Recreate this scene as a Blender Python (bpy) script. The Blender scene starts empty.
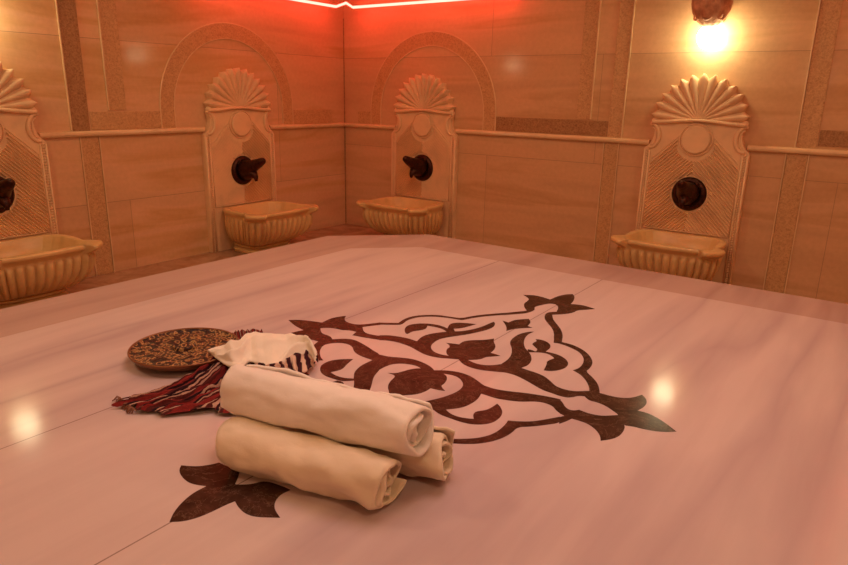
import bpy, bmesh, math, random
from mathutils import Vector, Matrix, noise
random.seed(7)
PI = math.pi
sc = bpy.context.scene
col = sc.collection

# ------------------------------------------------------------------ camera
F, PITCH, ROLL, YAW = 657.958, 0.278843, 0.0212338, -0.617143
CX, CY, CZ = 5.065225, -5.560403, 1.45
fw = Vector((math.sin(YAW)*math.cos(PITCH), math.cos(YAW)*math.cos(PITCH), -math.sin(PITCH)))
rt = Vector((math.cos(YAW), -math.sin(YAW), 0)); up = rt.cross(fw)
c_, s_ = math.cos(ROLL), math.sin(ROLL)
R2 = c_*rt + s_*up; U2 = -s_*rt + c_*up
cd = bpy.data.cameras.new('camera'); cam = bpy.data.objects.new('camera', cd); col.objects.link(cam)
m = Matrix((R2, U2, -fw)).transposed().to_4x4(); m.translation = (CX, CY, CZ)
cam.matrix_world = m
cd.sensor_width = 36; cd.lens = F/848*36; cd.clip_start = .02
sc.camera = cam

def on_plane(px, py, z):
    """point of a plane at height z that the photograph shows at px, py (used to measure outlines)"""
    d = fw + R2*(px-424)/F - U2*(py-282.5)/F
    t = (z-CZ)/d.z
    return Vector((CX+d.x*t, CY+d.y*t, z))

# ------------------------------------------------------------------ materials
def lin(c):
    return tuple((v/255/12.92 if v/255 <= .04045 else ((v/255+.055)/1.055)**2.4) for v in c)

class NT:
    def __init__(s, name):
        s.m = bpy.data.materials.new(name); s.m.use_nodes = True
        s.t = s.m.node_tree; s.b = s.t.nodes['Principled BSDF']
    def n(s, typ, **kw):
        nd = s.t.nodes.new(typ)
        for k, v in kw.items():
            if k.startswith('_'): setattr(nd, k[1:], v)
            else:
                key = k.replace('__', ' ')
                nd.inputs[key].default_value = v
        return nd
    def l(s, a, b): s.t.links.new(a, b)
    def coords(s, scale=(1, 1, 1), rot=(0, 0, 0), loc=(0, 0, 0)):
        tc = s.n('ShaderNodeTexCoord'); mp = s.n('ShaderNodeMapping')
        mp.inputs['Scale'].default_value = scale; mp.inputs['Rotation'].default_value = rot; mp.inputs['Location'].default_value = loc
        s.l(tc.outputs['Object'], mp.inputs['Vector']); return mp.outputs['Vector']
    def noise(s, vec, scale, detail=4, rough=.55, dist=0):
        nd = s.n('ShaderNodeTexNoise', Scale=scale, Detail=detail, Roughness=rough, Distortion=dist)
        s.l(vec, nd.inputs['Vector']); return nd.outputs['Fac']
    def ramp(s, fac, stops):
        r = s.n('ShaderNodeValToRGB'); e = r.color_ramp.elements
        while len(e) < len(stops): e.new(.5)
        for i, (p, c) in enumerate(stops):
            e[i].position = p; e[i].color = (*c, 1) if len(c) == 3 else c
        s.l(fac, r.inputs['Fac']); return r.outputs['Color']
    def mix(s, fac, a, b, mode='MIX'):
        x = s.n('ShaderNodeMix'); x.data_type = 'RGBA'; x.blend_type = mode
        for i, v in ((0, fac), (6, a), (7, b)):
            if hasattr(v, 'links'): s.l(v, x.inputs[i])
            else: x.inputs[i].default_value = v if i == 0 else (*v[:3], 1)
        return x.outputs[2]
    def math(s, op, a, b=0):
        x = s.n('ShaderNodeMath'); x.operation = op
        for i, v in ((0, a), (1, b)):
            if hasattr(v, 'links'): s.l(v, x.inputs[i])
            else: x.inputs[i].default_value = v
        return x.outputs[0]
    def bump(s, h, strength=.3, dist=.01):
        b = s.n('ShaderNodeBump', Strength=strength, Distance=dist); s.l(h, b.inputs['Height']); s.l(b.outputs[0], s.b.inputs['Normal'])
    def color(s, c):
        if hasattr(c, 'links'): s.l(c, s.b.inputs['Base Color'])
        else: s.b.inputs['Base Color'].default_value = (*c, 1)
    def fin(s, rough, spec=.5):
        s.b.inputs['Roughness'].default_value = rough; s.b.inputs['Specular IOR Level'].default_value = spec; return s.m

def mat_wall(name, rowh, off, horiz, base, vein, axis):
    k = NT(name)
    v = k.coords()
    sep = k.n('ShaderNodeSeparateXYZ'); k.l(v, sep.inputs[0])
    cmb = k.n('ShaderNodeCombineXYZ')
    k.l(sep.outputs[axis], cmb.inputs[0])
    zz = k.math('SUBTRACT', sep.outputs[2], off); k.l(zz, cmb.inputs[1])
    br = k.n('ShaderNodeTexBrick', Scale=1.0)
    br.inputs['Mortar Size'].default_value = .0022; br.inputs['Mortar Smooth'].default_value = .3; br.inputs['Brick Width'].default_value = horiz
    br.inputs['Row Height'].default_value = rowh; br.inputs['Color1'].default_value = (.0, .0, .0, 1); br.inputs['Color2'].default_value = (1, 1, 1, 1)
    br.inputs['Mortar'].default_value = (.5, .5, .5, 1); br.offset = .37
    k.l(cmb.outputs[0], br.inputs['Vector'])
    v2 = k.coords((.35, .35, 3.2), (.05, .06, 0))
    n1 = k.noise(v2, 1.5, 4, .5, .5)
    n2 = k.noise(k.coords(), 30, 3, .6)
    c = k.ramp(n1, [(.30, tuple(x*.88 for x in base)), (.50, base), (.62, vein), (.72, base), (.9, tuple(min(1, x*1.05) for x in base))])
    c = k.mix(.12, c, k.ramp(n2, [(.3, (.35, .25, .18)), (.7, (1, .95, .9))]), 'MULTIPLY')
    tone = k.ramp(br.outputs['Color'], [(0, (.84, .82, .80)), (1, (1, 1, 1))])
    c = k.mix(1, c, tone, 'MULTIPLY')
    c = k.mix(k.math('MULTIPLY', br.outputs['Fac'], .7), c, tuple(x*.35 for x in base))
    k.color(c)
    k.bump(k.math('SUBTRACT', 1, br.outputs['Fac']), .4, .003)
    return k.fin(.12, .10)

WALL = lin((236, 190, 146))
M = {}
M['wall_left'] = mat_wall('polished beige marble cladding, left', 1.23, .57, 2.6, WALL, lin((220, 172, 120)), 1)
M['wall_right'] = mat_wall('polished beige marble cladding, right', .9, 0, 2.9, WALL, lin((220, 174, 128)), 0)

def mat_carved(name, base, bscale=60, rough=.55, bstr=.15):
    k = NT(name); v = k.coords()
    n = k.noise(v, 5, 5, .6, .4)
    c = k.ramp(n, [(.3, tuple(x*.82 for x in base)), (.55, base), (.8, tuple(min(1, x*1.08) for x in base))])
    k.color(c); k.bump(k.noise(v, bscale, 4), bstr, .003)
    return k.fin(rough, .45)
M['carved'] = mat_carved('carved cream marble', lin((238, 198, 152)))
M['basin'] = mat_carved('worn ochre marble', lin((226, 184, 124)), 40, .34, .2)
M['rail'] = mat_carved('polished cream marble moulding', lin((232, 196, 150)), 30, .2, .05)
M['ceiling'] = mat_carved('warm white ceiling plaster', lin((232, 206, 178)), 90, .8)

def mat_mosaic(name, a, b):
    k = NT(name); v = k.coords()
    vo = k.n('ShaderNodeTexVoronoi', Scale=46.0); k.l(v, vo.inputs['Vector'])
    n = k.noise(v, 38, 5, .7, 2.0)
    c = k.ramp(n, [(.38, a), (.60, b)])
    k.color(k.mix(.35, c, k.ramp(vo.outputs['Distance'], [(.1, a), (.5, b)])))
    k.bump(n, .6, .006)
    return k.fin(.5, .4)
M['mosaic'] = mat_mosaic('carved ornament band', lin((176, 128, 82)), lin((216, 170, 120)))
M['mosaic_dark'] = mat_mosaic('dark carved ornament band', lin((126, 84, 50)), lin((184, 136, 90)))

# platform top: pale marble, grey veins running along y, joints between the slabs
def mat_top(name, base, vein, seams):
    k = NT(name)
    v = k.coords((2.2, .28, 1), (0, 0, math.radians(-7)))
    n1 = k.noise(v, 1.3, 3, .45, .3)
    n2 = k.noise(k.coords((8, .7, 1), (0, 0, math.radians(-7))), 1.4, 5, .6, .2)
    n3 = k.noise(k.coords(), 1.1, 3, .5)
    c = k.ramp(n1, [(.34, base), (.50, base), (.62, vein), (.72, tuple(x*.97 for x in base)), (.9, base)])
    c = k.mix(.32, c, k.ramp(n2, [(.45, (1, 1, 1)), (.72, (.80, .75, .76))]), 'MULTIPLY')
    c = k.mix(.4, c, k.ramp(n3, [(.35, (.90, .86, .84)), (.65, (1, 1, 1))]), 'MULTIPLY')
    if seams:
        sep = k.n('ShaderNodeSeparateXYZ'); k.l(k.coords(), sep.inputs[0])
        tot = None
        for sx in seams:
            d = k.math('ABSOLUTE', k.math('SUBTRACT', sep.outputs[0], sx))
            f = k.math('LESS_THAN', d, .0022)
            tot = f if tot is None else k.math('MAXIMUM', tot, f)
        c = k.mix(k.math('MULTIPLY', tot, .62), c, lin((104, 66, 50)))
    k.color(c)
    return k.fin(.12, .05)
M['top'] = mat_top('polished white marble slab', lin((218, 196, 194)), lin((198, 174, 176)), tuple(x-3.83 for x in (3.12, 3.795)))
M['border'] = mat_top('polished greyish marble border', lin((198, 168, 160)), lin((182, 150, 144)), ())
k = NT('dark brown marble inlay'); v = k.coords()
n = k.noise(v, 14, 6, .65, .6); w = k.noise(v, 5, 8, .7, 3)
c = k.ramp(n, [(.3, lin((50, 30, 22))), (.6, lin((76, 48, 38))), (.8, lin((98, 64, 52)))])
c = k.mix(k.math('MULTIPLY', k.ramp(w, [(.49, (0, 0, 0)), (.5, (1, 1, 1)), (.51, (0, 0, 0))]), .3), c, lin((178, 140, 116)))
k.color(c); M['inlay'] = k.fin(.2, .1)
k = NT('floor marble'); c = k.ramp(k.noise(k.coords((1, 1, 1)), 3.5, 6, .6, 1), [(.3, lin((150, 106, 78))), (.7, lin((196, 156, 122)))])
k.color(c); M['floor'] = k.fin(.25)
k = NT('dark bronze'); v = k.coords(); n = k.noise(v, 40, 5)
k.color(k.ramp(n, [(.3, lin((38, 18, 14))), (.7, lin((84, 44, 28)))])); k.b.inputs['Metallic'].default_value = .7; k.bump(n, .5, .006); M['bronze'] = k.fin(.42)

def mat_towel(name, base):
    k = NT(name); v = k.coords()
    n = k.noise(v, 6, 4, .6); f = k.noise(v, 420, 2, .6)
    k.color(k.ramp(n, [(.3, tuple(x*.90 for x in base)), (.7, base)]))
    k.bump(k.math('ADD', k.math('MULTIPLY', f, .25), k.noise(v, 26, 4)), .32, .006)
    k.b.inputs['Sheen Weight'].default_value = .25
    return k.fin(.92, .15)
M['towel'] = mat_towel('cream cotton towel', lin((248, 236, 226)))
M['towel_b'] = mat_towel('cream cotton towel, slightly yellower', lin((242, 222, 196)))
M['kese'] = mat_towel('undyed white cotton', lin((250, 238, 222)))

# striped peshtemal: uv.x along, uv.y across
k = NT('red and cream striped cotton')
uv = k.n('ShaderNodeUVMap'); sp = k.n('ShaderNodeSeparateXYZ'); k.l(uv.outputs[0], sp.inputs[0])
yy = k.math('ADD', k.math('MULTIPLY', sp.outputs[1], 4.3), k.math('MULTIPLY', k.noise(k.coords(), 11, 3), .28))
fr = k.math('FRACT', yy)
D, RR, CC, NV = lin((92, 38, 36)), lin((140, 46, 44)), lin((208, 166, 146)), lin((52, 26, 34))
r = k.n('ShaderNodeValToRGB'); r.color_ramp.interpolation = 'CONSTANT'; e = r.color_ramp.elements
st = [(0, RR), (.20, D), (.30, NV), (.37, CC), (.42, D), (.46, CC), (.51, D), (.58, RR), (.74, NV), (.80, CC), (.83, D), (.88, CC), (.91, D)]
while len(e) < len(st): e.new(.5)
for i, (p, c_) in enumerate(st): e[i].position = p; e[i].color = (*c_, 1)
k.l(fr, r.inputs[0])
wv = k.noise(k.coords(), 170, 3)
k.color(k.mix(.6, r.outputs[0], k.ramp(wv, [(.3, (.45, .4, .4)), (.7, (1, 1, 1))]), 'MULTIPLY'))
k.bump(wv, .4, .003); M['pesh'] = k.fin(.9, .15)
k = NT('dark and white striped selvedge')
uv = k.n('ShaderNodeUVMap'); sp = k.n('ShaderNodeSeparateXYZ'); k.l(uv.outputs[0], sp.inputs[0])
fr = k.math('FRACT', k.math('MULTIPLY', sp.outputs[1], 7.0))
k.color(k.ramp(fr, [(.0, lin((226, 190, 170))), (.38, lin((226, 190, 170))), (.44, lin((66, 30, 38))), (.9, lin((66, 30, 38))), (.97, lin((226, 190, 170)))]))
M['selvedge'] = k.fin(.9, .15)
k = NT('brown twisted fringe'); k.color(lin((150, 104, 84))); M['fringe'] = k.fin(.9, .1)

k = NT('embossed copper'); v = k.coords()
vo = k.n('ShaderNodeTexVoronoi', Scale=44.0); k.l(v, vo.inputs['Vector'])
n = k.noise(v, 42, 4, .6, 2.5)
hh = k.math('ADD', vo.outputs['Distance'], k.math('MULTIPLY', n, .6))
k.color(k.ramp(hh, [(.40, lin((44, 20, 18))), (.62, lin((92, 46, 32))), (.76, lin((206, 160, 100))), (.84, lin((80, 38, 28))), (1, lin((44, 22, 20)))]))
k.bump(hh, .9, .008); k.b.inputs['Metallic'].default_value = .2; M['emboss'] = k.fin(.4)
k = NT('warm copper'); k.color(lin((142, 92, 60))); k.b.inputs['Metallic'].default_value = .55; M['copper'] = k.fin(.35)
k = NT('carved brown stone'); n = k.noise(k.coords(), 22, 5)
k.color(k.ramp(n, [(.3, lin((170, 112, 80))), (.7, lin((222, 168, 128)))])); k.bump(n, .6, .01); M['lampstone'] = k.fin(.6)

def emit(name, c, s):
    m = bpy.data.materials.new(name); m.use_nodes = True; t = m.node_tree; t.nodes.clear()
    e = t.nodes.new('ShaderNodeEmission'); o = t.nodes.new('ShaderNodeOutputMaterial')
    e.inputs[0].default_value = (*c, 1); e.inputs[1].default_value = s; t.links.new(e.outputs[0], o.inputs[0]); return m
M['led'] = emit('red led', (1, .062, .045), 16)
M['bulb'] = emit('warm bulb', (1, .90, .52), 32)
M['dome'] = emit('warm ceiling diffuser', (1, .63, .53), 4.4)
M['spot'] = emit('yellow downlight glass', (1, .66, .36), 205)

# ------------------------------------------------------------------ helpers
def mk(name, bm, mat, parent=None, smooth=False, bevel=0):
    me = bpy.data.meshes.new(name); bmesh.ops.recalc_face_normals(bm, faces=bm.faces); bm.to_mesh(me); bm.free()
    me.materials.append(mat)
    o = bpy.data.objects.new(name, me); col.objects.link(o)
    if parent: o.parent = parent
    if smooth:
        for p in me.polygons: p.use_smooth = True
    if bevel:
        b = o.modifiers.new('bevel', 'BEVEL'); b.width = bevel; b.segments = 2; b.limit_method = 'ANGLE'
    return o
def tag(o, label, cat, group=None):
    o['label'] = label; o['category'] = cat
    if group: o['group'] = group
    return o
def empty(name, loc, rz, label, cat, group=None):
    o = bpy.data.objects.new(name, None); col.objects.link(o); o.empty_display_size = .1
    o.location = loc; o.rotation_euler = (0, 0, rz); return tag(o, label, cat, group)
def struct(name, bm, mat, bevel=0):
    o = mk(name, bm, mat, bevel=bevel); o['kind'] = 'structure'; return o
def box(bm, x0, x1, y0, y1, z0, z1):
    vs = [bm.verts.new(p) for p in ((x0, y0, z0), (x1, y0, z0), (x1, y1, z0), (x0, y1, z0), (x0, y0, z1), (x1, y0, z1), (x1, y1, z1), (x0, y1, z1))]
    for f in ((0, 3, 2, 1), (4, 5, 6, 7), (0, 1, 5, 4), (1, 2, 6, 5), (2, 3, 7, 6), (3, 0, 4, 7)): bm.faces.new([vs[i] for i in f])
def prism(bm, pts, f0, f1):
    """closed outline pts; f0/f1 map a point to its lower / upper vertex"""
    a = [bm.verts.new(f0(p)) for p in pts]; b = [bm.verts.new(f1(p)) for p in pts]
    n = len(pts)
    for i in range(n):
        j = (i+1) % n; bm.faces.new((a[i], a[j], b[j], b[i]))
    bm.faces.new(b); bm.faces.new(a[::-1])
def tube(bm, pts, rad, seg=10, cap=True):
    pts = [Vector(p) for p in pts]; rings = []
    ref = None
    for i, p in enumerate(pts):
        d = (pts[min(i+1, len(pts)-1)] - pts[max(i-1, 0)]).normalized()
        if ref is None: ref = d.orthogonal().normalized()
        ref = (ref - d*ref.dot(d)).normalized(); q = d.cross(ref)
        r = rad[i] if isinstance(rad, (list, tuple)) else rad
        rings.append([bm.verts.new(p + (ref*math.cos(t*2*PI/seg) + q*math.sin(t*2*PI/seg))*r) for t in range(seg)])
    for a, b in zip(rings, rings[1:]):
        for t in range(seg): bm.faces.new((a[t], a[(t+1) % seg], b[(t+1) % seg], b[t]))
    if cap: bm.faces.new(rings[0][::-1]); bm.faces.new(rings[-1])
def lathe(bm, prof, seg=48, centre=(0, 0, 0), a0=0, a1=2*PI, fn=None):
    rings = []
    full = abs(a1-a0-2*PI) < 1e-6; ns = seg if full else seg+1
    for r, z in prof:
        ring = []
        for i in range(ns):
            t = a0 + (a1-a0)*i/seg; rr = r*(fn(t, z) if fn else 1)
            ring.append(bm.verts.new((centre[0]+rr*math.cos(t), centre[1]+rr*math.sin(t), centre[2]+z)))
        rings.append(ring)
    for a, b in zip(rings, rings[1:]):
        for i in range(seg):
            j = (i+1) % ns; bm.faces.new((a[i], a[j], b[j], b[i]))
    bmesh.ops.remove_doubles(bm, verts=bm.verts, dist=1e-5)
def smooth_outline(pts, n=2, ang=62):
    """round shallow corners of a closed outline, keep the sharp tips"""
    for _ in range(n):
        out = []; N = len(pts)
        for i in range(N):
            p, a, b = pts[i], pts[i-1], pts[(i+1) % N]
            d0 = (p[0]-a[0], p[1]-a[1]); d1 = (b[0]-p[0], b[1]-p[1])
            l0 = math.hypot(*d0); l1 = math.hypot(*d1)
            if l0 < 1e-9 or l1 < 1e-9: continue
            dot = max(-1, min(1, (d0[0]*d1[0]+d0[1]*d1[1])/l0/l1))
            if math.degrees(math.acos(dot)) > ang: out.append(p)
            else:
                out.append((p[0]-d0[0]*.25, p[1]-d0[1]*.25)); out.append((p[0]+d1[0]*.25, p[1]+d1[1]*.25))
        pts = out
    return pts
def copy_tree(o, parent=None):
    c = o.copy(); col.objects.link(c)
    if parent: c.parent = parent
    for ch in list(o.children): copy_tree(ch, c)
    return c

# ------------------------------------------------------------------ room shell
RX, RY, RH = 7.70, -7.30, 3.0
bm = bmesh.new(); box(bm, -.1, RX+.1, RY-.1, .1, -.1, 0); struct('floor', bm, M['floor'])
bm = bmesh.new(); box(bm, -.1, RX+.1, RY-.1, .1, RH, RH+.1); struct('ceiling', bm, M['ceiling'])
bm = bmesh.new(); box(bm, -.1, 0, RY-.1, .1, 0, RH); struct('wall_left', bm, M['wall_left'])
bm = bmesh.new(); box(bm, 0, RX, 0, .1, 0, RH); struct('wall_right', bm, M['wall_right'])
bm = bmesh.new(); box(bm, RX, RX+.1, RY-.1, .1, 0, RH); struct('wall_far_side', bm, M['wall_left'])
bm = bmesh.new(); box(bm, 0, RX, RY-.1, RY, 0, RH); struct('wall_behind', bm, M['wall_right'])

FOUNT = [('L', -3.62), ('L', -1.48), ('R', 1.105), ('R', 3.735)]
TR = [0]
def trim(boxes, mat, bevel=.003):
    TR[0] += 1; bm = bmesh.new()
    for b in boxes: box(bm, *b)
    return struct('trim_%d' % TR[0], bm, mat, bevel)
# half-round rail at 1.10, cut where the fountain panels stand
def rail(side, a, b):
    TR[0] += 1; bm = bmesh.new(); prof = [(0, -.022), (.018, -.022), (.030, -.015), (.036, -.002), (.034, .010), (.024, .019), (.010, .022), (0, .022)]
    ends = []
    for t in (a, b):
        ends.append([bm.verts.new((d, t, 1.108+z) if side == 'L' else (t, -d, 1.108+z)) for d, z in prof])
    n = len(prof)
    for i in range(n-1): bm.faces.new((ends[0][i], ends[0][i+1], ends[1][i+1], ends[1][i]))
    bm.faces.new(ends[0]); bm.faces.new(ends[1][::-1])
    struct('trim_%d' % TR[0], bm, M['rail'])
rail('L', -1.10, -.036); rail('L', -3.25, -1.85); rail('L', RY, -3.99)
rail('R', .0, .73); rail('R', 1.48, 3.365); rail('R', 4.105, RX)
# carved bands on the left wall (thickness 6 mm)
T = .006
def bandL(y0, y1, z0, z1, mat='mosaic'): trim([(0, T, y0, y1, z0, z1)], M[mat])
def bandR(x0, x1, z0, z1, mat='mosaic'): trim([(x0, x1, -T, 0, z0, z1)], M[mat])
bandL(-3.00, -2.865, 1.13, RH, 'mosaic_dark'); bandL(-2.695, -2.555, 1.28, RH); bandL(-2.855, -2.24, 1.135, 1.27)
bandL(-2.945, -2.81, 0, 1.085)
bandL(-.76, -.20, 1.135, 1.27); bandL(-4.39, -4.25, 1.13, RH); bandL(-4.39, -4.25, 0, 1.085)
bandR(2.705, 2.83, 1.27, RH, 'mosaic'); bandR(3.0, 3.115, 1.13, RH, 'mosaic'); bandR(1.91, 2.995, 1.135, 1.262, 'mosaic_dark')
bandR(2.985, 3.10, 0, 1.085); bandR(.20, .38, 1.135, 1.262)
bandR(4.425, 4.555, 1.13, RH, 'mosaic'); bandR(4.375, 4.51, 0, 1.085); bandR(4.56, 5.4, 1.15, 1.262, 'mosaic_dark')
# slim pale fillets that run beside the bands
def filL(y, z0, z1, w=.010): trim([(0, .012, y, y+w, z0, z1)], M['rail'], .002)
def filR(x, z0, z1, w=.010): trim([(x, x+w, -.012, 0, z0, z1)], M['rail'], .002)
filL(-3.012, 1.13, RH); filL(-2.707, 1.28, RH); filL(-2.957, 0, 1.085); filL(-2.808, 0, 1.085)
filR(2.832, 1.27, RH); filR(3.117, 1.13, RH); filR(4.413, 1.13, RH); filR(2.973, 0, 1.085); filR(3.102, 0, 1.085); filR(4.363, 0, 1.085); filR(4.512, 0, 1.085)
# corner bead
trim([(0, .008, -.008, 0, 0, 2.2)], M['mosaic_dark'], 0)
# arches round the fountains
def arch(side, c, ro, ri, z0, zc, mat):
    TR[0] += 1; bm = bmesh.new()
    pts = [(-ro, z0)]; n = 48
    pts += [(-ro*math.cos(PI*i/n), zc+ro*math.sin(PI*i/n)) for i in range(n+1)] + [(ro, z0), (ri, z0)]
    pts += [(ri*math.cos(PI*i/n), zc+ri*math.sin(PI*i/n)) for i in range(n+1)] + [(-ri, z0)]
    # build as a strip so that the ring tessellates cleanly
    outer = pts[:n+3]; inner = pts[n+3:][::-1]
    f = (lambda p, d: (d, c+p[0], p[1])) if side == 'L' else (lambda p, d: (c+p[0], -d, p[1]))
    vo = [[bm.verts.new(f(p, d)) for p in outer] for d in (0, .008)]; vi = [[bm.verts.new(f(p, d)) for p in inner] for d in (0, .008)]
    for i in range(len(outer)-1):
        bm.faces.new((vo[1][i], vo[1][i+1], vi[1][i+1], vi[1][i])); bm.faces.new((vo[0][i], vo[0][i+1], vo[1][i+1], vo[1][i])); bm.faces.new((vi[0][i], vi[0][i+1], vi[1][i+1], vi[1][i]))
    struct('trim_%d' % TR[0], bm, mat)
    TR[0] += 1; bm = bmesh.new()
    for rr in (ro+.004, ri-.004):
        path = [(-rr, z0)] + [(-rr*math.cos(PI*i/n), zc+rr*math.sin(PI*i/n)) for i in range(n+1)] + [(rr, z0)]
        tube(bm, [f(p, .004) for p in path], .006, 6)
    struct('trim_%d' % TR[0], bm, M['rail'])
arch('L', -1.515, .735, .612, 1.13, 1.28, M['mosaic']); arch('R', 1.145, .755, .632, 1.13, 1.275, M['mosaic'])

# ------------------------------------------------------------------ fountains (local: x across, -y out of the wall, z up)
def fountain(loc, rz, label):
    t = empty('wall_fountain', loc, rz, label, 'fountain', 'carved marble wall fountains')
    # slab
    half = [(.398, 0), (.398, 1.060), (.385, 1.075), (.362, 1.095), (.343, 1.125), (.330, 1.165), (.328, 1.205), (.338, 1.245), (.345, 1.29)]
    pts = half + [(-x, z) for x, z in half[::-1]]
    bm = bmesh.new(); prism(bm, pts, lambda p: (p[0], 0, p[1]), lambda p: (p[0], -.055, p[1]))
    mk('back_slab', bm, M['carved'], t, bevel=.004)
    # side mouldings
    for s in (-1, 1):
        bm = bmesh.new()
        for x, w, h in ((.387, .009, .066), (.350, .008, .064)):
            tube(bm, [(s*x, -h+.008, .0), (s*x, -h+.008, 1.05)], w, 8)
        for kx in range(52):   # twisted bead between the two mouldings
            z = .02 + kx*.0200
            tube(bm, [(s*.357, -.055, z), (s*.377, -.063, z+.014)], .006, 5)
        mk('side_moulding', bm, M['carved'], t, True)
    # field frame and chevron ribs
    def top(u):
        u = abs(u)
        if u < .135: return 1.15 - math.sqrt(max(0, .150**2-u*u))
        return 1.175 - (u-.13)*.95
    bm = bmesh.new()
    st = .0135
    cc = .44
    while cc < 1.5:
        for s in (-1, 1):
            run = []
            n = 60
            for i in range(n+1):
                u = .334*i/n; z = cc - u
                ok = .425 < z < top(u) - .012 and math.hypot(u, z-.727) > .148
                if ok: run.append((s*u, z))
                if (not ok or i == n) and run:
                    if len(run) > 2:
                        (x0, z0), (x1, z1) = run[0], run[-1]; w = .0095
                        nx, nz = (w*.707, w*.707*s) 
                        a = [bm.verts.new((x0-nx, -.054, z0-nz)), bm.verts.new((x0+nx, -.054, z0+nz)), bm.verts.new((x0, -.072, z0))]
                        b = [bm.verts.new((x1-nx, -.054, z1-nz)), bm.verts.new((x1+nx, -.054, z1+nz)), bm.verts.new((x1, -.072, z1))]
                        bm.faces.new((a[0], b[0], b[2], a[2])); bm.faces.new((a[1], a[2], b[2], b[1])); bm.faces.new(a); bm.faces.new(b[::-1])
                    run = []
        cc += .031
    mk('chevron_carving', bm, M['carved'], t)
    bm = bmesh.new()
    path = [(-.336, .42), (-.336, .92)] + [(-.335+i*.02, top(-.335+i*.02)) for i in range(0, 11)]
    for s in (-1, 1): tube(bm, [(s*x, -.057, z) for x, z in path], .006, 6)
    tube(bm, [(-.336, -.057, .42), (.336, -.057, .42)], .008, 6)
    mk('field_border', bm, M['carved'], t, True)
    # plain round boss
    bm = bmesh.new()
    lathe(bm, [(0, .080), (.100, .080), (.108, .075), (.110, .060), (.116, .060), (.120, .068), (.127, .066), (.130, .05)], 56)
    bmesh.ops.rotate(bm, verts=bm.verts, matrix=Matrix.Rotation(PI/2, 3, 'X')); bmesh.ops.translate(bm, verts=bm.verts, vec=(0, 0, 1.15))
    mk('round_boss', bm, M['carved'], t, False)
    # c scrolls
    for s in (-1, 1):
        bm = bmesh.new()
        pth = [(s*(.352-.066*math.sin(a)), -.058, 1.165+.094*math.cos(a)) for a in [PI*i/20 for i in range(-1, 22)]]
        rad = [.018 - .008*abs(i-11)/11 for i in range(23)]
        tube(bm, pth, rad, 8)
        pth = [(s*(.352-.040*math.sin(a)), -.056, 1.165+.070*math.cos(a)) for a in [PI*i/16 for i in range(1, 16)]]
        tube(bm, pth, .005, 6)
        lathe_c = bmesh.ops.create_uvsphere(bm, u_segments=12, v_segments=8, radius=.026)
        bmesh.ops.translate(bm, verts=lathe_c['verts'], vec=(s*.335, -.05, 1.283))
        mk('scroll', bm, M['carved'], t, True)
    # scallop shell
    bm = bmesh.new(); NR, NA, nf = 16, 208, 13
    cz = 1.293
    def rib(a): return abs(math.cos(nf*a/2 + (0 if nf % 2 else PI/2)))      # 1 on the crest of a rib
    rows = []
    for j in range(NR+1):
        r = j/NR; row = []
        for i in range(NA+1):
            a = PI*i/NA
            ph = (a/PI*nf) % 1.0; crest = math.sin(PI*ph)**.8; tip = (1-abs(2*ph-1))**1.6
            Rm = .316 + .036*tip + .012*abs(math.cos(a))**4
            rr = .012 + (Rm-.012)*r
            d = .060 + .014*(1-r) + r*.028*(crest**.7) - .016*r*(1-crest)*.6
            if j == NR: d -= .006
            row.append(bm.verts.new((-rr*math.cos(a), -d, cz + rr*math.sin(a)*(1.0))))
        rows.append(row)
    for a, b in zip(rows, rows[1:]):
        for i in range(NA): bm.faces.new((a[i], a[i+1], b[i+1], b[i]))
    back = [bm.verts.new((v.co.x*.985, 0, cz+(v.co.z-cz)*.985)) for v in rows[-1]]
    for i in range(NA): bm.faces.new((rows[-1][i], rows[-1][i+1], back[i+1], back[i]))
    mk('scallop_shell', bm, M['carved'], t, True)
    bm = bmesh.new()
    pth = [(-.352+.704*i/40, -.066-.010*math.cos(PI*(i/40-.5))**2, 1.276+.020*math.sin(PI*i/40)**2 - .006*math.cos(2*PI*i/20)*0) for i in range(41)]
    tube(bm, pth, [.011+.007*abs(math.cos(PI*i/40)) for i in range(41)], 10)
    mk('shell_ledge', bm, M['carved'], t, True)
    # bronze rosette with animal-head spout
    bm = bmesh.new()
    lathe(bm, [(0, .072), (.052, .072), (.060, .066), (.084, .069), (.092, .078), (.104, .080), (.118, .076), (.134, .060), (.134, .05)], 48, fn=lambda t, z: 1+.02*math.cos(12*t)*(z > .06))
    bmesh.ops.rotate(bm, verts=bm.verts, matrix=Matrix.Rotation(PI/2, 3, 'X')); bmesh.ops.translate(bm, verts=bm.verts, vec=(0, 0, .727))
    fa = mk('faucet', bm, M['bronze'], t, True)
    bm = bmesh.new()
    tube(bm, [(0, -.06, .725), (0, -.10, .740), (0, -.16, .762), (0, -.22, .785), (0, -.29, .812), (0, -.345, .838), (0, -.365, .850)], [.078, .086, .074, .054, .042, .030, .010], 14)
    tube(bm, [(0, -.08, .70), (0, -.15, .705), (0, -.21, .700), (0, -.235, .672), (0, -.24, .640)], [.06, .056, .040, .022, .012], 10)
    for s in (-1, 1):
        tube(bm, [(s*.045, -.075, .78), (s*.060, -.085, .815), (s*.056, -.095, .832)], [.022, .016, .004], 8)
        tube(bm, [(s*.03, -.125, .775), (s*.036, -.14, .785)], [.014, .008], 8)
    mk('spout', bm, M['bronze'], fa, True)
    return t

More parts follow.
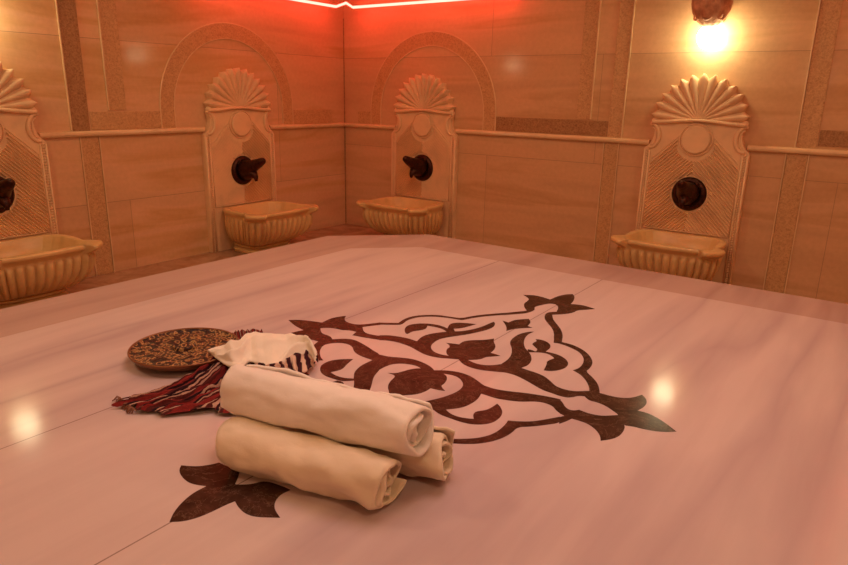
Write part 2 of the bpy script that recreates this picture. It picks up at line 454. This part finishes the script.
def basin(loc, rz, label):
    t = empty('wash_basin', loc, rz, label, 'basin', 'fluted marble basins under the fountains')
    half = [(.27, .064), (.325, .12), (.355, .19), (.366, .28), (.362, .38), (.350, .455), (.372, .485), (.410, .520), (.425, .560), (.405, .610), (.365, .655), (.325, .690),
            (.300, .690), (.278, .655), (.262, .636), (.20, .645), (.10, .656), (0, .660)]
    full = half + [(-x, v) for x, v in half[-2::-1]]
    # resample evenly
    def resample(pts, n):
        L = [0]
        for a, b in zip(pts, pts[1:]): L.append(L[-1]+math.hypot(b[0]-a[0], b[1]-a[1]))
        out = []; j = 0
        for i in range(n):
            s = L[-1]*i/(n-1)
            while j < len(L)-2 and L[j+1] < s: j += 1
            f = (s-L[j])/(L[j+1]-L[j]); out.append((pts[j][0]+f*(pts[j+1][0]-pts[j][0]), pts[j][1]+f*(pts[j+1][1]-pts[j][1])))
        return out
    N = 300; pl = resample(full, N)
    # a lobe-free plan for the lower body
    half2 = [(.27, .064), (.325, .12), (.352, .19), (.362, .28), (.366, .38), (.366, .46), (.362, .53), (.340, .580), (.300, .612), (.262, .625), (.20, .634), (.10, .642), (0, .645)]
    pb = resample(half2 + [(-x, v) for x, v in half2[-2::-1]], N)
    def ring(bm, plan, s, z, fl=0, blend=None):
        out = []
        for i in range(N):
            u, v = plan[i]
            if blend is not None:
                u2, v2 = pb[i]; u = u*(1-blend)+u2*blend; v = v*(1-blend)+v2*blend
            k = s
            if fl:
                ph = (i/(N-1))*30 % 1.0
                k = s*(1 + fl*(math.sin(PI*ph)**.45 - .8))
            out.append(bm.verts.new((u*k, -(.062+(v-.062)*k), z)))
        return out
    bm = bmesh.new()
    prof = [(.995, .404, 0, 0), (1.0, .398, 0, 0), (1.0, .384, 0, 0), (.985, .374, 0, 0), (.965, .366, 0, .0), (.955, .352, 0, .3), (.945, .345, .0, .4), (.945, .335, .010, .5), (.955, .318, .07, .5), (.95, .290, .10, .5),
            (.935, .245, .10, .5), (.90, .195, .10, .55), (.84, .150, .10, .6), (.75, .108, .08, .7), (.66, .084, .03, .8), (.58, .078, 0, 1)]
    rings = [ring(bm, pl, s, z, fl, bl) for s, z, fl, bl in prof]
    inner = [(.985, .408, 0, 0), (.88, .408, 0, .55), (.865, .402, 0, .7), (.83, .36, 0, 1), (.76, .30, 0, 1), (.62, .262, 0, 1), (.0001, .255, 0, 1)]
    ri = []
    for s, z, fl, bl in inner:
        out = []
        for i in range(N):
            u, v = pl[i]; u2, v2 = pb[i]; u = u*(1-bl)+u2*bl; v = v*(1-bl)+v2*bl
            k = s; b0 = .30 if s < .9 else .062
            if s < .98: out.append(bm.verts.new((u*k, -(.33+(v-.33)*k), z)))
            else: out.append(bm.verts.new((u*k, -(.062+(v-.062)*k), z)))
        ri.append(out)
    for a, b in list(zip(rings, rings[1:])) + [(rings[0], ri[0])] + list(zip(ri, ri[1:])):
        for i in range(N):
            j = (i+1) % N; bm.faces.new((a[i], a[j], b[j], b[i]))
    bm.faces.new(rings[-1])
    mk('bowl', bm, M['basin'], t, True)
    bm = bmesh.new()
    prof = [(.57, .082), (.63, .074), (.65, .064), (.63, .054), (.58, .048), (.58, .042), (.63, .036), (.66, .028), (.67, .0)]
    rings = [ring(bm, pb, s, z) for s, z in prof]
    for a, b in zip(rings, rings[1:]):
        for i in range(N): j = (i+1) % N; bm.faces.new((a[i], a[j], b[j], b[i]))
    bm.faces.new(rings[0]); bm.faces.new(rings[-1])
    mk('pedestal', bm, M['basin'], t, True)
    return t

FL = ['carved shell-top fountain panel cut by the left edge of the photo, under yellow glow',
      'carved shell-top fountain panel inside the arch on the left wall, spout in side view',
      'carved shell-top fountain panel inside the arch just right of the room corner',
      'carved shell-top fountain panel on the right, under the bright stone lamp']
BL = ['ochre fluted marble basin at the left edge of the photo, largest in view',
      'fluted marble basin with visible foot under the left-wall arch',
      'fluted marble basin just right of the room corner, under the red light',
      'fluted marble basin at the right, below the fountain with the bright lamp']
f0 = fountain((0, FOUNT[0][1], 0), PI/2, FL[0]); b0 = basin((0, FOUNT[0][1]+.025, 0), PI/2, BL[0])
for i in range(1, 4):
    side, c = FOUNT[i]
    for src, lab in ((f0, FL), (b0, BL)):
        o = copy_tree(src); o['label'] = lab[i]
        if side == 'L': o.location = (0, c + (.02 if src is b0 else 0), 0); o.rotation_euler = (0, 0, PI/2)
        else: o.location = (c, 0, 0); o.rotation_euler = (0, 0, 0)

# ------------------------------------------------------------------ wall lamps
def sconce(loc, rz, label):
    t = empty('wall_lamp', loc, rz, label, 'lamp', 'stone wall lamps over the fountains')
    bm = bmesh.new()
    def fn(a, z): return 1 + .045*math.cos(8*a)
    lathe(bm, [(0, .02), (.04, .02), (.056, .032), (.075, .05), (.105, .085), (.128, .13), (.138, .18), (.135, .22), (.15, .25), (.155, .30), (.145, .33), (0, .33)], 64, (0, -.155, 0), fn=fn)
    sh = mk('stone_shade', bm, M['lampstone'], t, True)
    bm = bmesh.new()
    for a in (-PI*.5, -PI*.25, -PI*.75):
        ca, sa = math.cos(a), math.sin(a)
        ring = [(ca*(.118+.0*0)+(-sa)*.026*math.cos(q), -.13+sa*.118+ca*.026*math.cos(q), .085+.020*math.sin(q)) for q in [2*PI*i/16 for i in range(17)]]
        tube(bm, ring, .007, 6)
    mk('carved_ring', bm, M['lampstone'], sh, True)
    bm = bmesh.new(); box(bm, -.07, .07, -.03, 0, .06, .30)
    mk('wall_plate', bm, M['lampstone'], t, bevel=.01)
    bm = bmesh.new(); bmesh.ops.create_uvsphere(bm, u_segments=24, v_segments=16, radius=.088); bmesh.ops.translate(bm, verts=bm.verts, vec=(0, -.10, -.045))
    mk('bulb', bm, M['bulb'], t, True)
    return t
s0 = sconce((3.745, 0, 1.945), 0, 'carved stone wall lamp with a glaring bulb below it, over the right-hand fountain')
s1 = copy_tree(s0); s1.location = (0, -3.66, 1.945); s1.rotation_euler = (0, 0, PI/2)
s1['label'] = 'carved stone wall lamp above the left-edge fountain, seen by its yellow glow on the wall'

s2 = copy_tree(s0); s2.location = (3.745, RY, 1.945); s2.rotation_euler = (0, 0, PI)
s2['label'] = 'carved stone wall lamp on the wall behind the viewer, mirrored faintly at the right edge'
s3 = copy_tree(s0); s3.location = (RX, -3.66, 1.945); s3.rotation_euler = (0, 0, -PI/2)
s3['label'] = 'carved stone wall lamp on the wall opposite the left one, outside the photo'

# ------------------------------------------------------------------ red led lines
def led(pts, label, name='led_strip'):
    t = empty(name, pts[0], 0, label, 'led strip', 'red led lines high on the walls')
    o = Vector(pts[0])
    bm = bmesh.new(); tube(bm, [Vector(p)-o for p in pts], .013, 8); mk('light_tube', bm, M['led'], t, True)
    return t
ZL = 2.285
a_ = .13
led([(a_, -1.95, RH), (a_, -1.95, ZL), (a_, -.25, ZL), (.42, -.42, ZL), (.25, -a_, ZL), (2.08, -a_, ZL), (2.08, -a_, RH)],
    'glowing red led line bent round the top of the room corner')
led([(5.10, -.14, RH), (5.10, -.14, ZL), (6.9, -.14, ZL), (6.9, -.14, RH)], 'red led line high on the right wall, outside the photo and mirrored in the platform')

# ------------------------------------------------------------------ ceiling lights
t = empty('ceiling_light', (3.95, -3.75, RH), 0, 'large round warm ceiling light over the marble platform', 'light')
bm = bmesh.new(); lathe(bm, [(.86, 0), (.86, -.05), (.80, -.06), (.78, -.03), (.78, 0)], 64); mk('rim', bm, M['rail'], t, True)
bm = bmesh.new(); lathe(bm, [(.78, -.025), (.4, -.035), (0, -.04)], 64); mk('diffuser', bm, M['dome'], t, True)
def downlight(x, y, label):
    t = empty('downlight', (x, y, RH), 0, label, 'light', 'ceiling downlights round the platform')
    bm = bmesh.new(); lathe(bm, [(.105, 0), (.105, -.02), (.092, -.022), (.088, -.01)], 32); mk('rim', bm, M['bronze'], t, True)
    bm = bmesh.new(); lathe(bm, [(.09, -.012), (0, -.018)], 32); mk('glass', bm, M['spot'], t, True)
downlight(2.05, -2.17, 'round yellow ceiling downlight near the red-lit room corner, mirrored in the platform')
downlight(5.65, -2.0, 'added round yellow downlight, put in to brighten the right wall, beyond the right edge of the photo')  # this and the next two are unseen lamps added to brighten the walls
downlight(2.0, -5.3, 'added round yellow downlight, put in to brighten the left wall, beyond the left edge of the photo')
downlight(5.65, -5.4, 'added unseen round yellow downlight above and behind the viewer')

# ------------------------------------------------------------------ platform
PZ = .45
pf = empty('marble_platform', (3.83, -3.63, 0), 0, 'large low white marble platform with dark arabesque inlay in the room centre', 'platform')
def octa(x0, x1, y0, y1, c):
    return [(x0, y1-c), (x0+c, y1), (x1-c, y1), (x1, y1-c), (x1, y0+c), (x1-c, y0), (x0+c, y0), (x0, y0+c)]
OX0, OX1, OY0, OY1 = 1.792, 5.87, -5.63, -1.635
outer = octa(OX0, OX1, OY0, OY1, .53); inner = octa(OX0+.39, OX1-.39, OY0+.38, OY1-.375, .345)
L = lambda p, z: (p[0]-3.83, p[1]+3.63, z)
bm = bmesh.new(); base = octa(OX0+.04, OX1-.04, OY0+.04, OY1-.04, .51)
prism(bm, base, lambda p: L(p, 0), lambda p: L(p, PZ-.052)); mk('base', bm, M['border'], pf)
bm = bmesh.new()
for i in range(8):
    j = (i+1) % 8
    q = [outer[i], outer[j], inner[j], inner[i]]
    a = [bm.verts.new(L(p, PZ-.05)) for p in q]; b = [bm.verts.new(L(p, PZ)) for p in q]
    bm.faces.new(b); bm.faces.new(a[::-1]); bm.faces.new((a[0], a[1], b[1], b[0]))
bmesh.ops.remove_doubles(bm, verts=bm.verts, dist=1e-5)
mk('border_slab', bm, M['border'], pf)
bm = bmesh.new(); prism(bm, inner, lambda p: L(p, PZ-.05), lambda p: L(p, PZ)); top_o = mk('top_slab', bm, M['top'], pf)

# inlay: outlines measured on the platform plane
CR = {'A': (560, 370, 6.523), 'B': (490, 285, 7.067), 'C': (500, 330, 7.067), 'D': (430, 370, 6.523), 'E': (380, 350, 6.523),
      'F': (280, 305, 5.946), 'G': (380, 300, 6.523), 'H': (430, 300, 6.523), 'N': (150, 440, 5.3)}
POLY = [
 ('A', [(0,118),(60,135),(120,140),(190,135),(262,150),(330,170),(400,183),(470,182),(535,162),(560,185),(568,215),(545,245),(505,265),(570,280),(640,315),(700,355),(760,402),(700,405),(620,400),(540,385),(480,370),(425,362),(395,330),(385,295),(350,270),(300,235),(240,210),(190,200),(160,172),(120,168),(70,182),(0,165)]),
 ('A', [(386,294),(425,362),(418,395),(390,430),(340,452),(265,462),(262,430),(235,390),(180,350),(120,330),(75,318),(30,300),(0,285),(-22,262),(-50,225),(0,195),(20,215),(32,240),(60,260),(90,265),(125,260),(190,285),(270,300),(330,297)]),
 ('A', [(-6,306),(40,298),(80,316),(40,336),(-6,352)]),
 ('C', [(240,12),(190,35),(168,75),(170,120),(205,158),(220,180),(225,215),(200,250),(150,268),(200,285),(250,300),(310,325),(350,355),(390,395),(430,412),(470,425),(520,470),(490,480),(430,470),(360,445),(300,425),(240,390),(180,355),(120,325),(60,305),(-4,295),(-4,248),(50,215),(80,180),(85,130),(68,95),(80,65),(130,30),(200,12)]),
 ('C', [(196,136),(220,140),(250,152),(268,140),(245,118),(225,100),(240,88),(262,78),(250,65),(290,68),(330,82),(358,105),(355,130),(322,152),(370,163),(420,178),(465,205),(485,235),(470,265),(420,285),(350,292),(308,285),(330,245),(330,220),(385,200),(350,172),(300,160),(240,158),(196,158)]),
 ('C', [(375,-2),(428,-2),(445,40),(437,86),(500,100),(560,125),(615,160),(650,205),(655,240),(632,275),(605,292),(660,340),(695,385),(708,448),(690,470),(630,440),(632,410),(610,360),(570,315),(515,285),(560,270),(590,235),(592,195),(560,155),(500,125),(430,98),(378,90),(385,50)]),
 ('H', [(180,378),(205,412),(250,437),(320,456),(400,465),(475,472),(470,418),(400,427),(340,424),(290,412),(255,395),(235,385)]),
 ('H', [(105,280),(150,285),(190,290),(215,270),(270,262),(340,262),(400,255),(418,252),(415,275),(430,300),(420,325),(395,345),(425,352),(460,365),(400,370),(365,372),(330,388),(270,392),(210,390),(180,378),(130,370),(105,350),(108,320),(130,308),(125,292)]),
 ('G', [(-4,231),(60,230),(130,240),(190,252),(240,270),(270,240),(320,222),(400,210),(460,205),(520,205),(590,195),(650,180),(700,160),(740,142),(752,150),(745,175),(700,195),(640,210),(570,225),(500,235),(430,245),(380,258),(340,285),(330,310),(345,335),(390,355),(450,365),(510,375),(520,388),(450,382),(380,378),(300,360),(250,335),(200,305),(130,280),(60,265),(-4,262)]),
 ('G', [(165,218),(158,190),(180,165),(230,155),(280,153),(330,155),(390,165),(440,185),(455,155),(500,148),(560,150),(630,158),(580,172),(530,185),(480,188),(490,208),(440,212),(420,195),(380,180),(310,168),(300,190),(250,200),(210,205),(180,222)]),
 ('G', [(-4,148),(120,150),(160,122),(220,104),(300,97),(380,98),(450,108),(530,120),(600,105),(700,92),(850,82),(850,95),(700,105),(600,118),(540,132),(520,130),(450,118),(380,110),(300,108),(230,115),(175,133),(145,160),(110,163),(-4,161)]),
 ('H', [(520,83),(600,75),(640,68),(680,60),(670,74),(600,85),(520,95)]),
 ('B', [(98,199),(200,188),(262,183),(240,155),(240,130),(270,110),(275,95),(235,70),(310,72),(370,85),(425,103),(480,78),(540,66),(585,65),(600,85),(590,115),(570,135),(640,140),(700,155),(742,170),(680,175),(620,178),(590,195),(550,203),(500,208),(440,210),(445,245),(480,285),(510,330),(515,370),(505,405),(455,410),(450,370),(455,340),(435,300),(400,262),(382,230),(395,198),(440,190),(470,190),(485,160),(470,138),(430,130),(380,138),(310,155),(320,178),(260,200),(200,205),(98,213)]),
 ('B', [(88,252),(130,265),(180,245),(275,240),(290,265),(265,290),(300,302),(240,305),(170,310),(115,325),(118,295)]),
 ('E', [(350,133),(430,133),(510,143),(580,165),(630,195),(680,235),(740,255),(800,265),(850,270),(850,330),(770,320),(700,298),(660,285),(640,320),(590,355),(530,378),(450,388),(370,392),(240,385),(110,370),(240,345),(350,325),(440,300),(510,270),(545,235),(535,200),(500,172),(440,158),(370,150)]),
 ('E', [(-4,30),(60,45),(140,50),(220,60),(290,85),(340,115),(358,140),(300,160),(270,120),(230,100),(150,88),(80,92),(30,110),(-4,130)]),
 ('E', [(50,150),(100,153),(150,140),(200,125),(270,118),(360,136),(430,160),(440,190),(420,220),(395,235),(425,268),(380,262),(330,250),(300,270),(240,290),(170,295),(100,300),(45,315),(62,280),(48,240),(65,205),(100,175),(90,162)]),
 ('D', [(8,248),(60,290),(130,315),(200,340),(270,355),(340,357),(410,345),(460,310),(475,275),(460,240),(438,220),(410,240),(370,262),(300,270),(280,290),(285,320),(230,315),(180,305),(130,285),(95,250)]),
 ('D', [(320,100),(350,100),(420,125),(520,140),(620,150),(720,165),(800,180),(852,192),(852,288),(820,262),(800,235),(740,212),(680,205),(590,208),(500,198),(420,182),(370,165)]),
 ('D', [(60,448),(130,450),(250,450),(340,440),(420,415),(480,370),(510,330),(560,335),(660,338),(760,322),(850,305),(850,345),(760,358),(660,370),(570,372),(530,415),(450,455),(350,478),(250,485),(130,478),(60,474)]),
 ('F', [(50,90),(110,88),(180,95),(250,105),(300,80),(350,70),(392,65),(380,90),(410,108),(465,119),(560,109),(597,104),(597,118),(560,122),(490,131),(498,165),(560,180),(597,184),(597,208),(560,203),(480,190),(430,180),(455,160),(410,150),(370,150),(330,140),(290,135),(240,138),(245,170),(300,185),(312,205),(250,225),(190,205),(140,200),(80,190),(20,195),(50,170),(110,155),(140,150),(90,125)]),
 ('F', [(250,205),(310,205),(380,200),(440,205),(500,235),(560,275),(597,294),(597,380),(575,405),(555,430),(540,500),(500,565),(415,540),(440,490),(440,450),(370,455),(320,440),(260,420),(235,390),(245,355),(300,330),(370,322),(435,322),(400,350),(370,385),(300,400),(330,420),(380,435),(438,438),(440,400),(480,360),(550,328),(480,305),(440,280),(430,245),(390,228),(330,225),(260,235),(235,270),(240,310),(258,330),(225,330),(195,280),(190,250),(215,225)]),
 ('F', [(245,490),(290,465),(340,450),(380,458),(382,500),(350,522),(300,510)]),
 ('N', [(365,120),(330,130),(250,142),(165,135),(152,165),(175,205),(220,235),(300,245),(230,280),(170,330),(125,385),(103,435),(180,432),(260,410),(340,375),(400,345),(450,325),(470,360),(510,395),(570,410),(690,412),(660,370),(660,330),(690,290),(745,265),(700,245),(610,215),(540,235),(470,238),(450,235),(465,205),(478,160),(420,145)]),
]
bm = bmesh.new(); zi = 0
def add_inlay(w):
    global zi
    zi += 1; h = PZ + .00045 + zi*.00001
    w = smooth_outline(w, 2)
    # drop near-duplicate points
    o = []
    for p in w:
        if not o or math.hypot(p[0]-o[-1][0], p[1]-o[-1][1]) > .0008: o.append(p)
    a = [bm.verts.new((p[0]-3.83, p[1]+3.63, h-.0012)) for p in o]; b = [bm.verts.new((p[0]-3.83, p[1]+3.63, h)) for p in o]
    f = bm.faces.new(b)
    for i in range(len(o)):
        j = (i+1) % len(o); bm.faces.new((a[i], a[j], b[j], b[i]))
    if f.normal.z < 0: f.normal_flip()
CXI, CYI = 3.815, -3.66
for n_, (cr, pts) in enumerate(POLY):
    x0, y0, s = CR[cr]
    w = []
    for x, y in pts:
        p = on_plane(x0+x/s, y0+y/s, PZ); w.append((p.x, p.y))
    add_inlay(w)
    # the quarter that lies under the towels repeats the opposite quarter turned by half a turn
    if n_ == 5: add_inlay([(2*CXI-x, 2*CYI-y) for x, y in w])
bmesh.ops.triangulate(bm, faces=[f for f in bm.faces if len(f.verts) > 4])
o = mk('inlay', bm, M['inlay'], pf); o['label'] = 'dark brown arabesque inlay'

# ------------------------------------------------------------------ rolled towels
ua = math.radians(12.3); UX = Vector((math.cos(ua), math.sin(ua), 0)); UN = Vector((-math.sin(ua), math.cos(ua), 0))
def towel(name, c0, length, r, mat, label, seed, turns=3.2, start=0, tele=(.02, -.02), squash=.94, zmin=-.0735):
    """c0: centre of the left end; a sheet rolled up along the axis"""
    t = tag(bpy.data.objects.new(name, None), label, 'towel', 'rolled cream towels'); col.objects.link(t); t.location = c0
    t.rotation_euler = (0, 0, ua); t.empty_display_size = .1
    bm = bmesh.new(); NS, NX = 150, 44
    th = .0085
    r0 = r*.22
    def rad(s):  # s 0 (inside) .. 1 (outside)
        return r0 + (r-r0)*s**.9
    outer, inner = [], []
    for i in range(NS+1):
        s = i/NS; a = start - (1-s)*turns*2*PI
        ro = []; ri = []
        for j in range(NX+1):
            f = j/NX
            tl = tele[0]*(1-s) if f < .5 else tele[1]*(1-s)
            wob = .013*math.sin(a*1.3+seed)*(1 if f > .5 else -1)*abs(2*f-1)**6
            x = length*f + (tl*(abs(2*f-1)**8) + wob)
            nz = noise.noise(Vector((f*5+seed, math.cos(a)*1.3, math.sin(a)*1.3+seed)))*.015 + noise.noise(Vector((f*15+seed, math.cos(a)*3, math.sin(a)*3+seed)))*.006
            loose = .009*noise.noise(Vector((a*.9+seed, f*1.5, 3)))*(1 if s > .15 else .5)
            endr = -(.006 if s > .6 else .004)*(abs(2*f-1)**16)
            R = rad(s) + nz*s + loose + endr
            y = math.cos(a)*R; z = max(math.sin(a)*R*squash, zmin)
            k = (R-th)/R
            ro.append(bm.verts.new((x, y, z))); ri.append(bm.verts.new((x, y*k, z*k)))
        outer.append(ro); inner.append(ri)
    for i in range(NS):
        for j in range(NX):
            bm.faces.new((outer[i][j], outer[i+1][j], outer[i+1][j+1], outer[i][j+1]))
            bm.faces.new((inner[i][j], inner[i][j+1], inner[i+1][j+1], inner[i+1][j]))
        bm.faces.new((outer[i][0], inner[i][0], inner[i+1][0], outer[i+1][0]))
        bm.faces.new((outer[i][NX], outer[i+1][NX], inner[i+1][NX], inner[i][NX]))
    for j in range(NX):
        bm.faces.new((outer[0][j], outer[0][j+1], inner[0][j+1], inner[0][j])); bm.faces.new((outer[NS][j], inner[NS][j], inner[NS][j+1], outer[NS][j+1]))
    o = mk('rolled_cloth', bm, mat, t, True)
    # inner core so that no hole runs through the roll
    bm = bmesh.new(); tube(bm, [(.02+.004*0, 0, 0), (length-.03, 0, 0)], r0*.9, 16); mk('core_fold', bm, mat, o, True)
    return t
r_ = .078
P0 = Vector((3.695, -4.545, PZ+.0745))
towel('rolled_towel', P0, .50, r_, M['towel_b'], 'cream rolled towel in front, lying flat on the marble over the dark inlay leaf', 1.7, 3.3, -.4)
P1 = P0 + UN*.086 + Vector((0, 0, .117)) - UX*.052
P2 = P0 + UN*.168 + UX*.085
towel('rolled_towel', P2, .50, r_, M['towel_b'], 'cream rolled towel at the back of the pile, only its right end showing', 5.1, 3.0, 1.2)
towel('rolled_towel', P1, .595, r_*1.06, M['towel'], 'cream rolled towel on top of the pile of three', 9.3, 3.1, .6)

# ------------------------------------------------------------------ copper dish
dc = on_plane(185, 346, PZ+.047)
t = empty('copper_dish', (dc.x, dc.y, PZ), 0, 'shallow round embossed copper dish with a raised centre boss', 'dish')
bm = bmesh.new()
lathe(bm, [(0, .004), (.12, .003), (.165, .012), (.192, .028), (.202, .040), (.205, .046), (.202, .050), (.197, .046)], 72); mk('dish_body', bm, M['copper'], t, True)
bm = bmesh.new()
lathe(bm, [(.198, .046), (.188, .040), (.165, .038), (.14, .042), (.10, .040), (.06, .040), (.044, .044)], 96, fn=lambda a, z: 1+.01*math.cos(24*a)); mk('embossed_plate', bm, M['emboss'], t, True)
bm = bmesh.new()
lathe(bm, [(.046, .042), (.046, .052), (.040, .058), (.034, .052), (.026, .050), (.016, .056), (0, .058)], 40); mk('centre_boss', bm, M['emboss'], t, True)

# ------------------------------------------------------------------ cloths (surface over four boundary curves)
def catmull(pts, f):
    n = len(pts)-1; x = min(max(f, 0), 1)*n; i = min(int(x), n-1); u = x-i
    P = [pts[max(i-1, 0)], pts[i], pts[i+1], pts[min(i+2, n)]]
    return sum((P[k]*c for k, c in enumerate((-.5*u+u*u-.5*u**3, 1-2.5*u*u+1.5*u**3, .5*u+2*u*u-1.5*u**3, -.5*u*u+.5*u**3))), Vector((0, 0)))
def sheet(top, bot, NU, NV, hf, jf, z0, z1):
    """top/bot: pixel-measured edges on the platform plane; hf height; jf sideways ruffle"""
    T_ = [on_plane(x, y, z0).xy for x, y in top]; B_ = [on_plane(x, y, z1).xy for x, y in bot]
    org = (T_[0]+B_[0])/2
    bm = bmesh.new(); uvl = bm.loops.layers.uv.new('UVMap'); g = []
    for i in range(NU+1):
        u = i/NU; a, b = catmull(T_, u), catmull(B_, u); row = []
        for j in range(NV+1):
            v = j/NV; jj = jf(u, v)
            p = a.lerp(b, v) + (b-a)*jj[0]
            if i not in (0,): 
                d = (catmull(T_, min(1, u+.02)) - catmull(T_, max(0, u-.02)))
                if d.length > 1e-6: p += d.normalized()*jj[1]
            row.append(bm.verts.new((p.x-org.x, p.y-org.y, max(.004, hf(u, v)))))
        g.append(row)
    for i in range(NU):
        for j in range(NV):
            f = bm.faces.new((g[i][j], g[i+1][j], g[i+1][j+1], g[i][j+1])); f.smooth = True
            for l, (uu, vv) in zip(f.loops, ((i, j), (i+1, j), (i+1, j+1), (i, j+1))): l[uvl].uv = (uu/NU, vv/NV)
    return bm, (org.x, org.y, PZ)
def nz(x, y, s=0): return noise.noise(Vector((x, y, s)))
# red striped peshtemal: gathered at the right, fanning out to the left
def fold(v, u, k, ph):
    x = v*k + ph + .9*nz(u*1.5, v*4, k) 
    return 1 - abs(2*(x % 1.0) - 1)
def hf(u, v):
    env = min(1, 9*v, 9*(1-v))**.5
    hi = .038*(1-u)**1.2 + .018
    return .004 + env*(hi*(.25 + .55*fold(v, u, 7, 0) + .35*fold(v, u, 16, .3)) + .010*nz(u*11, v*14, 5))
va = [(230, 360), (208, 368), (182, 384), (150, 395), (118, 401)]
vb = [(262, 376), (256, 388), (252, 400), (249, 408), (248, 416)]
def jp(u, v):
    return (.045*nz(u*5, v*3, 1)*(1-u*.4), (.045*nz(v*7, 0, 4)+.035*nz(v*22, 1, 4)+.11*max(0, math.sin(PI*v))**1.6)*max(0, u*2-1))
bm, loc = sheet(va, vb, 130, 200, hf, jp, PZ, PZ)
t = empty('peshtemal_cloth', loc, 0, 'crumpled dark red and cream striped bath cloth fanned out beside the copper dish', 'cloth')
mk('striped_fabric', bm, M['pesh'], t, True)
# knotted fringe along the fanned-out corner
bm = bmesh.new()
for k_ in range(30):
    f = k_/29; p = on_plane(121+16*f, 401+13*f, PZ); d = Vector((p.x-loc[0], p.y-loc[1], 0))
    q = on_plane(113+15*f+4*nz(k_*1.3, 1)+random.random()*4, 400+14*f+random.random()*3, PZ)
    e_ = Vector((q.x-loc[0], q.y-loc[1], 0))
    tube(bm, [d+Vector((0, 0, .012)), (d+e_)/2+Vector((0, 0, .012+.008*random.random())), e_+Vector((0, 0, .004))], .0019, 5)
mk('fringe', bm, M['fringe'], t, True)
# its far edge, showing behind the dish
bm, l2 = sheet([(232, 336), (246, 334), (262, 334)], [(236, 352), (250, 352), (268, 352)], 50, 40,
               lambda u, v: .006 + min(1, 8*v, 8*(1-v))*(.016+.012*fold(u, v, 6, 0)) , lambda u, v: (0, 0), PZ, PZ)
for f in bm.faces:
    for l in f.loops: l[bm.loops.layers.uv.active].uv = (l[bm.loops.layers.uv.active].uv[1], l[bm.loops.layers.uv.active].uv[0])
o = mk('far_fold', bm, M['pesh'], t, True); o.location = Vector(l2)-Vector(loc)
# white mitt on top
topk = [(209, 351), (224, 347), (236, 345), (250, 340), (264, 336), (284, 337), (300, 342), (316, 354)]
botk = [(211, 353), (218, 360), (229, 367), (239, 370), (250, 363), (268, 368), (282, 366), (292, 359), (309, 355), (316, 362)]
def hk(u, v):
    env = (4*v*(1-v))**.45 if 0 < v < 1 else 0
    eu = min(1, u*4, 12*(1-u)+.3)
    f1 = fold(u*.7+v*.6, v, 3.2, .2)**1.5; f2 = fold(u, v*.4, 7, .1)
    return .052 + .012*(1-v) + env*eu*(.010 + .032*f1 + .008*f2*(u > .0) + .012*nz(u*5, v*4, 6))
bm, lock = sheet(topk, botk, 110, 70, hk, lambda u, v: (.05*nz(u*5, v*3, 7), .008*nz(v*6, u*4, 9)), PZ+.062, PZ+.050)
t2 = empty('bath_mitt', lock, 0, 'white crumpled cotton bath mitt lying on the red striped cloth', 'cloth')
o = mk('mitt_body', bm, M['kese'], t2, True)
sd = o.modifiers.new('thickness', 'SOLIDIFY'); sd.thickness = .004; sd.offset = -1
# striped gathered edge at its right end
tops = [(254, 364), (268, 367), (280, 364), (292, 357), (304, 350), (315, 350)]
bots = [(262, 380), (274, 380), (286, 379), (298, 378), (309, 373), (318, 362)]
def hs(u, v):
    return .010 + .050*(1-v)*1.0 + .020*fold(u, v, 7, 0)*min(1, 3*v+.2)
bm, locs = sheet(tops, bots, 110, 30, hs, lambda u, v: (.25*nz(u*11, v, 2)*v, .012*nz(v*5, u*9, 3)), PZ+.055, PZ+.010)
for f in bm.faces:
    for l in f.loops: l[bm.loops.layers.uv.active].uv = (l[bm.loops.layers.uv.active].uv[1], l[bm.loops.layers.uv.active].uv[0])
o = mk('striped_edge', bm, M['selvedge'], t2, True); o.location = Vector(locs)-Vector(lock)
o['label'] = 'dark and white striped gathered edge'
sd = o.modifiers.new('thickness', 'SOLIDIFY'); sd.thickness = .003

# ------------------------------------------------------------------ world and view
w = bpy.data.worlds.new('world'); sc.world = w; w.use_nodes = True
w.node_tree.nodes['Background'].inputs[0].default_value = (.0, .0, .0, 1)
sc.view_settings.view_transform = 'Standard'; sc.view_settings.look = 'None'; sc.view_settings.gamma = 1
sc.view_settings.exposure = 0; sc.view_settings.use_curve_mapping = False
